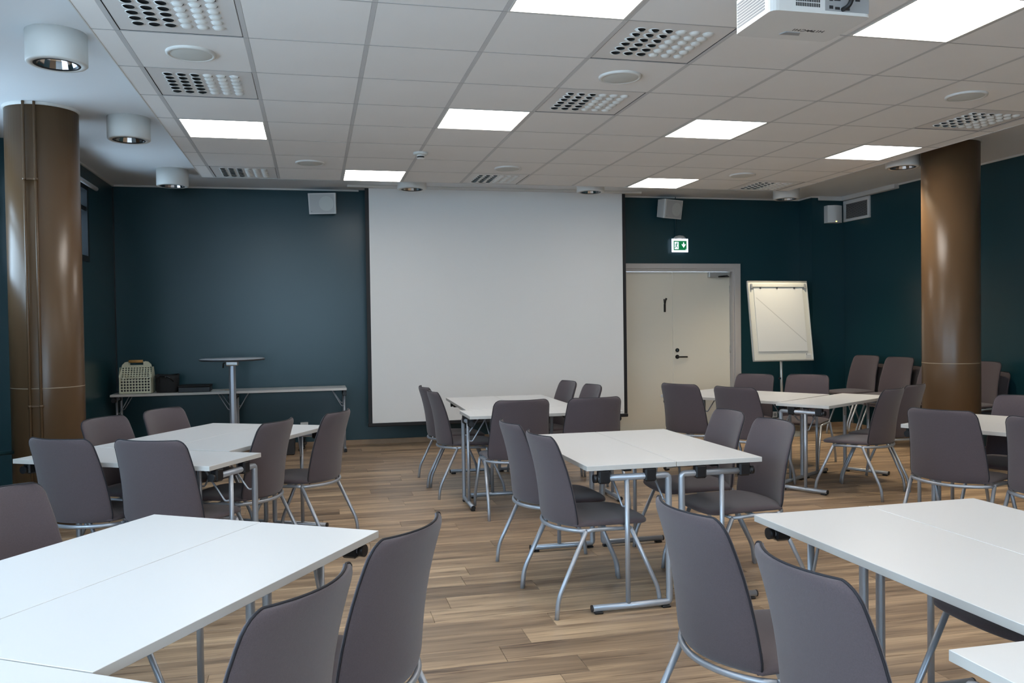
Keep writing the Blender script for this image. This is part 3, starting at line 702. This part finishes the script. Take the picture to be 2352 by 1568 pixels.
# ---- chair
def chair_meshes():
    Z0, Z1 = 0.425, 0.868
    ns, nt = 15, 16
    def S(s, t, rear):
        z = Z0+(Z1-Z0)*s
        wid = 0.240-0.033*s
        rt, rb = 0.045, 0.055
        if z > Z1-rt: wid -= rt-math.sqrt(max(0, rt*rt-(z-(Z1-rt))**2))
        if z < Z0+rb: wid -= 0.6*(rb-math.sqrt(max(0, rb*rb-((Z0+rb)-z)**2)))
        ye = -0.152-0.048*s-0.064*s**2.4
        bow = 0.078*(1-s)+0.046*s
        y = ye-bow*(1-t*t)
        ed = (1-abs(t)**5)*(1-(2*abs(s-0.5))**9)
        hh = 0.006+0.013*max(ed, 0)**0.6
        y += -hh*0.75 if rear else hh
        return (t*wid, y, z)
    ss = [0.5-0.5*math.cos(PI*(0.04+0.96*i/(ns-1))) if False else i/(ns-1) for i in range(ns)]
    ss = [0, 0.02, 0.05, 0.09, 0.15, 0.25, 0.37, 0.5, 0.63, 0.75, 0.85, 0.91, 0.945, 0.97, 0.988, 0.997, 1.0]
    ts = [-1, -0.97, -0.9, -0.8, -0.65, -0.5, -0.33, -0.16, 0, 0.16, 0.33, 0.5, 0.65, 0.8, 0.9, 0.97, 1]
    A = len(ss); B = len(ts); vs = []; fs = []
    for rear in (0, 1):
        for s in ss:
            for t in ts: vs.append(S(s, t, rear))
    for rear in (0, 1):
        for i in range(A-1):
            for j in range(B-1):
                a = rear*A*B+i*B+j; fs.append((a, a+1, a+B+1, a+B))
    k = A*B
    for j in range(B-1): fs.append((j, j+1, k+j+1, k+j)); a = (A-1)*B+j; fs.append((a, a+1, k+a+1, k+a))
    for i in range(A-1): a = i*B; fs.append((a, a+B, k+a+B, k+a)); a = i*B+B-1; fs.append((a, a+B, k+a+B, k+a))
    m = MB(); m.add(vs, fs, 0, True); back = m.mesh('backrest', 'fabric')
    # piping follows the edge between rear and front panel
    path = []
    def E(s, t):
        a = S(s, t, 0); b = S(s, t, 1); return ((a[0]+b[0])/2+0.0015*t, (a[1]+b[1])/2-0.002, a[2]+(0.0015 if s > 0.95 else 0))
    for s in ss: path.append(E(s, -1))
    for t in ts[1:-1]: path.append(E(1, t))
    for s in reversed(ss): path.append(E(s, 1))
    m = MB(); m.tube(path, 0.0034, 6); pipe = m.mesh('piping', 'piping')
    # seat cushion
    as_ = ts; bs = [0, 0.03, 0.08, 0.16, 0.28, 0.42, 0.56, 0.7, 0.8, 0.88, 0.93, 0.965, 0.985, 1.0]
    vs = []; fs = []
    def Q(a, b, top):
        yr = -0.158-0.060*(1-a*a); yf = 0.262-0.016*a*a
        y = yr+(yf-yr)*b; wid = 0.238-0.012*b
        rf = 0.075
        if yf-y < rf: wid -= rf-math.sqrt(max(0, rf*rf-(rf-(yf-y))**2))
        ed = max(0, (1-abs(a)**4)*(1-abs(2*b-1)**7))**0.55
        zc = 0.436-0.012*b*b
        z = zc+(0.004+0.024*ed)-0.006*(1-a*a)*ed if top else zc-0.004-0.016*ed
        return (a*wid, y, z)
    for top in (1, 0):
        for b in bs:
            for a in as_: vs.append(Q(a, b, top))
    A = len(bs); k = A*B
    for o_ in (0, k):
        for i in range(A-1):
            for j in range(B-1): q_ = o_+i*B+j; fs.append((q_, q_+1, q_+B+1, q_+B))
    for j in range(B-1): fs.append((j, j+1, k+j+1, k+j)); q_ = (A-1)*B+j; fs.append((q_, q_+1, k+q_+1, k+q_))
    for i in range(A-1): q_ = i*B; fs.append((q_, q_+B, k+q_+B, k+q_)); q_ = i*B+B-1; fs.append((q_, q_+B, k+q_+B, k+q_))
    m = MB(); m.add(vs, fs, 0, True); seat = m.mesh('seat', 'fabric')
    # frame
    m = MB(); arc = []
    for i in range(17):
        t = -1+i/8; arc.append((0.250*t, -0.118-0.118*(1-t*t)**0.75, 0.412-0.006*(1-t*t)))
    m.tube(arc, 0.0105, 10)
    for s in (-1, 1): m.tube([(0.250*s, -0.118, 0.412), (0.234*s, -0.065, 0.410), (0.232*s, 0.0, 0.408), (0.232*s, 0.130, 0.402)], 0.0100, 8)
    m.tube([(-0.232, 0.130, 0.402), (0.232, 0.130, 0.402)], 0.0100, 8); m.tube([(-0.232, 0.0, 0.408), (0.232, 0.0, 0.408)], 0.0100, 8)
    frame = m.mesh('seat_frame', 'silver_tube')
    legs = []
    for s in (-1, 1):
        m = MB(); m.tube(smooth_path([(0.250*s, -0.118, 0.412), (0.262*s, -0.272, 0.10), (0.263*s, -0.281, 0.0)], 0.045, 6), 0.0115, 10); legs.append(m.mesh('leg', 'silver_tube'))
        m = MB(); m.tube(smooth_path([(0.232*s, 0.130, 0.402), (0.244*s, 0.272, 0.09), (0.245*s, 0.281, 0.0)], 0.045, 6), 0.0115, 10); legs.append(m.mesh('leg', 'silver_tube'))
    return back, pipe, seat, frame, legs
CB, CP, CS, CF, CLG = chair_meshes()
def chair(x, y, th, label, group, z=0.0):
    e = thing('conference_chair', label, 'chair', (x, y, z), th, group)
    b = link('backrest', CB, e); link('piping', CP, b); link('seat', CS, e); link('seat_frame', CF, e)
    for l in CLG: link('leg', l, e)
    return e
GC = 'grey upholstered chairs around the tables'
g_ = 'grey fabric chair '
def ch(x, y, th, lab): chair(x, y, th, g_+lab, GC)
ch(1.372, 4.216, -1.488, 'at the middle table, bar table side, on the projector end')
ch(1.346, 4.757, -1.514, 'at the middle table, bar table side, on the screen end')
ch(2.235, 4.842, 1.545, 'at the middle table, flip chart side, on the screen end')
ch(2.225, 4.280, 1.586, 'at the middle table, flip chart side, on the projector end')
ch(1.235, 7.736, -1.492, 'before the screen, bar table side, closest to the screen')
ch(1.240, 7.185, -1.522, 'before the screen, bar table side, one further from the screen')
ch(2.105, 7.815, 1.66, 'before the screen, door side, closest to the screen')
ch(2.165, 7.265, 1.64, 'before the screen, door side, one further from the screen')
ch(1.466, 6.330, 0.033, 'facing the screen at its table, the one nearer the bar table')
ch(2.026, 6.330, 0.044, 'facing the screen at its table, the one nearer the door')
ch(-1.065, 5.695, -2.030, 'squeezed between its table and the pillar with pipes')
ch(-0.800, 6.175, -2.080, 'by the pillar group, window side, nearer the back wall')
ch(-1.155, 5.028, -0.545, 'at the end table by the pillar with pipes, nearer the window wall')
ch(-0.696, 4.808, -0.480, 'at the end table by the pillar with pipes, nearer the aisle')
ch(-0.456, 5.390, 1.112, 'by the pillar group, aisle side, further from the bar table')
ch(-0.094, 5.835, 1.130, 'by the pillar group, aisle side, closer to the bar table')
ch(3.415, 7.240, -1.090, 'at the flip chart table, back to the screen, closer to the door')
ch(3.675, 6.715, -1.060, 'at the flip chart table, back to the screen, further from door')
ch(4.250, 7.935, 2.160, 'in front of the door, facing away from it')
ch(4.690, 7.600, 2.300, 'directly in front of the flip chart pole, facing away from it')
ch(4.373, 6.183, 0.536, 'at the flip chart table end, further from the plain pillar')
ch(4.819, 6.486, 0.510, 'at the flip chart table end, closest to the plain pillar')
ch(3.952, 4.590, -1.130, 'by the plain pillar table, aisle side, closer to the screen')
ch(4.140, 4.000, -1.160, 'by the plain pillar table, aisle side, further from the screen')
ch(4.640, 4.900, 2.040, 'at the plain pillar table, with its back to the side wall')
ch(1.344, 2.399, -1.500, 'under the projector, aisle side, closer to the middle table')
ch(1.351, 1.780, -1.550, 'under the projector, aisle side, further from the middle table')
ch(2.345, 2.390, 1.571, 'tucked under the table below the projector from the side wall side')
ch(-0.882, 3.150, -2.128, 'at the slanted table, on the window wall side')
ch(-0.248, 2.030, 1.018, 'at the slanted table, aisle side, further from the screen')
ch(0.034, 2.516, 0.990, 'at the slanted table, aisle side, closer to the screen')
# stacked chairs along the side wall
GS = 'grey chairs stacked in pairs along the side wall'
for yy, nm in ((9.32, 'stack nearest the wall vent'), (8.70, 'stack between the vent stack and the pillar'), (8.06, 'stack hidden behind the plain pillar'), (7.42, 'stack past the plain pillar')):
    chair(6.555, yy, PI/2+0.14, g_+'at the bottom of the '+nm, GS)
    chair(6.431, yy-0.0175, PI/2+0.14, g_+'on top of the '+nm, GS, 0.105)

# ---- bar table
e = thing('bar_table', 'tall round bar table on a grey post', 'table', (-0.838, 9.35, 0))
m = MB(); m.lathe([(0.0, 1.107), (0.318, 1.107), (0.329, 1.103)], 48, mi=0); m.lathe([(0.329, 1.103), (0.331, 1.092), (0.318, 1.085), (0.0, 1.083)], 48, mi=1); m.build('tabletop', ['bar_top', 'bar_edge'], e)
m = MB(); m.prism([(0.036*math.cos(PI/8+i*PI/4), 0.036*math.sin(PI/8+i*PI/4)) for i in range(8)], 0.03, 1.03, 'z'); m.build('post', 'silver_tube', e)
m = MB(); m.box(-0.065, 0.065, -0.05, 0.05, 1.03, 1.083, 0, 0.012); hb = m.build('top_bracket', 'alu', e)
m = MB(); m.tube(smooth_path([(-0.065, -0.02, 1.06), (-0.085, -0.02, 1.06), (-0.09, -0.02, 1.01)], 0.012), 0.007, 8); m.build('release_lever', 'dark_metal', hb)
m = MB()
for i in range(4):
    a = PI/4+i*PI/2; m.tube([(0.02*math.cos(a), 0.02*math.sin(a), 0.05), (0.30*math.cos(a), 0.30*math.sin(a), 0.018)], [0.022, 0.017], 8)
m.build('base', 'silver_tube', e)

# ---- cream perforated basket
def perforated(m, o, ux, uz, nx, nz, mi=0, r=0.36):
    o, ux, uz = Vector(o), Vector(ux), Vector(uz)
    for i in range(nx):
        for j in range(nz):
            c = o+ux*(i+0.5)+uz*(j+0.5); vs = []
            for k in range(8):
                a = PI/8+k*PI/4; q_ = max(abs(math.cos(a)), abs(math.sin(a))); vs.append(c+ux*(0.5*math.cos(a)/q_)+uz*(0.5*math.sin(a)/q_))
            for k in range(8):
                a = PI/8+k*PI/4; vs.append(c+ux*(r*math.cos(a))+uz*(r*math.sin(a)))
            cs = [c+ux*0.5+uz*0.5, c-ux*0.5+uz*0.5, c-ux*0.5-uz*0.5, c+ux*0.5-uz*0.5]
            vs += cs
            m.add(vs, [(k, (k+1) % 8, 8+(k+1) % 8, 8+k) for k in range(8)]+[(0, 16, 1), (2, 17, 3), (4, 18, 5), (6, 19, 7)], mi)
e = thing('perforated_basket', 'cream perforated metal basket with wooden handle', 'basket', (-1.885, 9.98, TH))
hw, dy = 0.165, 0.11; zs, zt_ = 0.175, 0.285; iy = 0.045
m = MB(); cx = (2*hw-0.03)/10
for sy in (-1, 1):
    perforated(m, (-hw+0.015, sy*dy, 0.02), (cx, 0, 0), (0, 0, (zs-0.02)/5), 10, 5)
    m.add([(-hw, sy*dy, 0), (hw, sy*dy, 0), (hw, sy*dy, 0.02), (-hw, sy*dy, 0.02)], [(0, 1, 2, 3)])
    for s in (-1, 1): m.add([(s*hw, sy*dy, 0.02), (s*(hw-0.015), sy*dy, 0.02), (s*(hw-0.015), sy*dy, zs), (s*hw, sy*dy, zs)], [(0, 1, 2, 3)])
    sl_ = Vector((0, -sy*(dy-iy), zt_-zs))
    perforated(m, (-hw+0.025, sy*dy, zs), (cx*0.94, 0, 0), tuple(sl_/5), 10, 5)
    for s in (-1, 1): m.add([(s*hw, sy*dy, zs), (s*(hw-0.020), sy*dy, zs), (s*(hw-0.028), sy*iy, zt_), (s*(hw-0.02), sy*iy, zt_)], [(0, 1, 2, 3)])
m.build('perforated_sides', 'cream_enamel', e)
m = MB()
for s in (-1, 1): m.prism([(-dy, 0), (dy, 0), (dy, zs), (iy, zt_), (-iy, zt_), (-dy, zs)], s*hw-(0.004 if s > 0 else 0), s*hw+(0 if s > 0 else 0.004), 'x')
m.box(-hw, hw, -dy, dy, 0, 0.004); m.build('end_panel', 'cream_enamel', e)
m = MB()
for sy in (-1, 1):
    pts = [(-hw+0.02, zt_)] + [(-0.10-0.045*math.cos(k*PI/8), zt_+0.0+0.06*math.sin(k*PI/8)) for k in range(5)] + [(-0.075, zt_+0.06), (-0.075, zt_+0.02), (0.075, zt_+0.02), (0.075, zt_+0.06)] + [(0.10+0.045*math.cos(PI/2-k*PI/8), zt_+0.06*math.sin(PI/2-k*PI/8)) for k in range(5)] + [(hw-0.02, zt_)]
    vs = [(p[0], sy*iy*0.9-0.003, p[1]) for p in pts]
    # split into three convex pieces around the grip opening
    m.prism([(-hw+0.02, zt_), (-0.075, zt_), (-0.075, zt_+0.06), (-0.11, zt_+0.055), (-hw+0.025, zt_+0.025)], sy*iy-0.003, sy*iy, 'y')
    m.prism([(hw-0.02, zt_), (0.075, zt_), (0.075, zt_+0.06), (0.11, zt_+0.055), (hw-0.025, zt_+0.025)], sy*iy-0.003, sy*iy, 'y')
    m.prism([(-0.075, zt_), (0.075, zt_), (0.075, zt_+0.02), (-0.075, zt_+0.02)], sy*iy-0.003, sy*iy, 'y')
m.build('grip_panel', 'cream_enamel', e)
m = MB(); m.tube([(-0.07, -iy, zt_+0.062), (0.07, -iy, zt_+0.062)], 0.016, 14); m.build('wooden_handle', 'oak_handle', e)
m = MB(); m.box(-hw+0.02, hw-0.02, -dy+0.02, dy-0.02, 0.006, 0.15); m.build('inner_shade', 'charcoal', e)  # dark block standing in for the shade inside the basket
# ---- black bag
e = thing('black_bag', 'soft black carrying bag beside the cream basket', 'bag', (-1.575, 9.98, TH))
m = MB(); vs = []; fs = []; n = 20
prof = [(0.0, 0.85), (0.02, 0.93), (0.08, 0.97), (0.15, 1.0), (0.19, 1.02), (0.195, 0.9), (0.12, 0.85)]
for z, k in prof:
    for i in range(n):
        a = 2*PI*i/n; ca, sa = math.cos(a), math.sin(a)
        q_ = (abs(ca)**4+abs(sa)**4)**-0.25
        vs.append((0.122*k*ca*q_+0.004*math.sin(5*a+z*20), 0.085*k*sa*q_+0.003*math.sin(7*a+z*11), z+0.006*math.sin(3*a) if z > 0.1 else z))
for j in range(len(prof)-1):
    for i in range(n): fs.append((j*n+i, j*n+(i+1) % n, (j+1)*n+(i+1) % n, (j+1)*n+i))
fs.append(tuple(range(n))); fs.append(tuple(range((len(prof)-1)*n, len(prof)*n)))
m.add(vs, fs, 0, True); m.build('body', 'black_cloth', e)
m = MB(); m.tube(smooth_path([(-0.07, -0.086, 0.12), (-0.075, -0.095, 0.185), (0.03, -0.098, 0.175), (0.075, -0.086, 0.12)], 0.03), 0.006, 8); m.build('strap', 'black_gloss', e)
m = MB(); m.box(-0.009, -0.003, -0.104, -0.0965, 0.155, 0.182); m.build('zip_pull', 'chrome', e)
# ---- flat box and papers
e = thing('flat_case', 'flat black case lying on the narrow wall table', 'case', (-1.285, 9.97, TH))
m = MB(); m.box(-0.165, 0.165, -0.11, 0.11, 0, 0.056, 0, 0.005); m.build('base', 'black_plastic', e)
m = MB(); m.box(-0.168, 0.168, -0.113, 0.113, 0.056, 0.074, 0, 0.004); m.build('lid', 'black_cloth', e)
for (x, y, r_), lab in zip([(-1.04, 9.93, 0.1), (-0.965, 9.97, -0.25)], ['loose white paper sheets beside the flat black case', 'folded brochure lying against the loose white paper']):
    e = thing('paper_sheet', lab, 'paper', (x, y, TH), r_)
    m = MB(); m.box(-0.07, 0.07, -0.05, 0.05, 0.0, 0.004, 0, 0.001); m.build('sheet', 'paper_white', e)
    m = MB(); m.box(-0.066, 0.068, -0.047, 0.05, 0.004, 0.0065, 0, 0.001); m.build('top_sheet', 'paper_white' if x < -1 else 'wood_base', e)
# ---- dark box and power block on the floor
e = thing('equipment_box', 'dark grey equipment box on the floor under the wall table', 'box', (-0.315, 9.96, 0))
m = MB(); m.box(-0.085, 0.085, -0.17, 0.17, 0.006, 0.22, 0, 0.006); m.build('case', 'charcoal', e)
m = MB()
for sx in (-0.065, 0.065):
    for sy in (-0.14, 0.14): m.tube([(sx, sy, 0), (sx, sy, 0.008)], 0.012, 8)
m.build('foot', 'black_plastic', e)
e = thing('power_block', 'white power block with tangled black cables on the wall', 'power supply', (-0.13, YB, 0.0))
m = MB(); m.box(-0.045, 0.045, -0.05, 0.0, 0.17, 0.30, 0, 0.006); m.build('block', 'white_plastic', e)
m = MB()
for k in range(3):
    m.tube(smooth_path([(-0.02+0.02*k, -0.05, 0.2), (0.03*k-0.04, -0.09-0.02*k, 0.14), (0.04-0.03*k, -0.10, 0.06), (-0.05+0.03*k, -0.12-0.02*k, 0.012), (-0.06, -0.25-0.03*k, 0.008)], 0.05), 0.006, 8)
m.build('cable', 'cable_black', e)

# ---- flip chart
e = thing('flip_chart', 'white flip chart board with paper pad on a pole', 'flip chart', (5.70, 9.64, 0))
bd = link('board_frame', None, e)
bpy.data.objects.remove(bd)
m = MB(); m.box(-0.41, 0.41, -0.012, 0.012, 0, 1.0, 0, 0.004); bd = m.build('board', 'board_white', e, (-0.005, -0.04, 0.925)); bd.rotation_euler = (math.radians(-9), math.radians(0.3), 0.0)
m = MB()
m.box(-0.415, 0.415, -0.016, 0.014, -0.008, 0.010, 0, 0.003); m.box(-0.415, 0.415, -0.016, 0.014, 0.992, 1.008, 0, 0.003); m.box(-0.417, -0.404, -0.016, 0.014, 0.01, 0.992, 0, 0.003); m.box(0.404, 0.417, -0.016, 0.014, 0.01, 0.992, 0, 0.003); m.build('frame', 'alu', bd)
m = MB(); m.box(-0.34, 0.335, -0.022, -0.0125, 0.115, 0.915); pad = m.build('paper_pad', 'paper_white', bd)
m = MB(); m.add([(-0.32, -0.0222, 0.79), (-0.31, -0.0228, 0.795), (0.33, -0.0228, 0.232), (0.325, -0.0222, 0.222)], [(0, 1, 2, 3)]); m.build('crease', 'crease', pad)
m = MB(); m.box(-0.365, 0.365, -0.034, -0.012, 0.922, 0.972, 0, 0.008); cl = m.build('clamp_bar', 'board_white', bd)
for sx in (-0.37, 0.37):
    m = MB(); m.box(sx-0.010, sx+0.010, -0.038, -0.012, 0.905, 0.968, 0, 0.004); m.build('end_cap', 'ink_grey', cl)
m = MB()
for sx in (-0.25, -0.02, 0.22): m.box(sx-0.01, sx+0.01, -0.030, -0.021, 0.908, 0.922)
m.build('paper_hook', 'ink', cl)
m = MB(); m.box(0.305, 0.385, -0.0135, -0.0118, 0.022, 0.085); st = m.build('sticker', 'paper_white', bd)
m = MB(); m.box(0.310, 0.328, -0.0145, -0.0134, 0.068, 0.080)
for k in range(4): m.box(0.310, 0.378, -0.0142, -0.0134, 0.028+k*0.010, 0.031+k*0.010)
m.build('sticker_print', 'ink_grey', st)
m = MB(); m.tube([(0, 0.0, 0.03), (0.0, 0.04, 1.35)], 0.017, 12); m.build('pole', 'alu', e)
m = MB(); m.tube([(-0.017, 0.02, 0.70), (-0.045, 0.0, 0.70)], 0.013, 10); m.build('clamp_knob', 'black_plastic', e)
m = MB(); m.tube([(0, 0.036, 1.28), (0, 0.09, 1.45)], 0.014, 10); m.build('tilt_arm', 'dark_metal', e)
m = MB(); m.lathe([(0.0, 0.04), (0.05, 0.038), (0.27, 0.02), (0.285, 0.010), (0.285, 0.0)], 40); m.disc(0.285, 0.0, 40, up=False); m.build('base', 'alu', e)
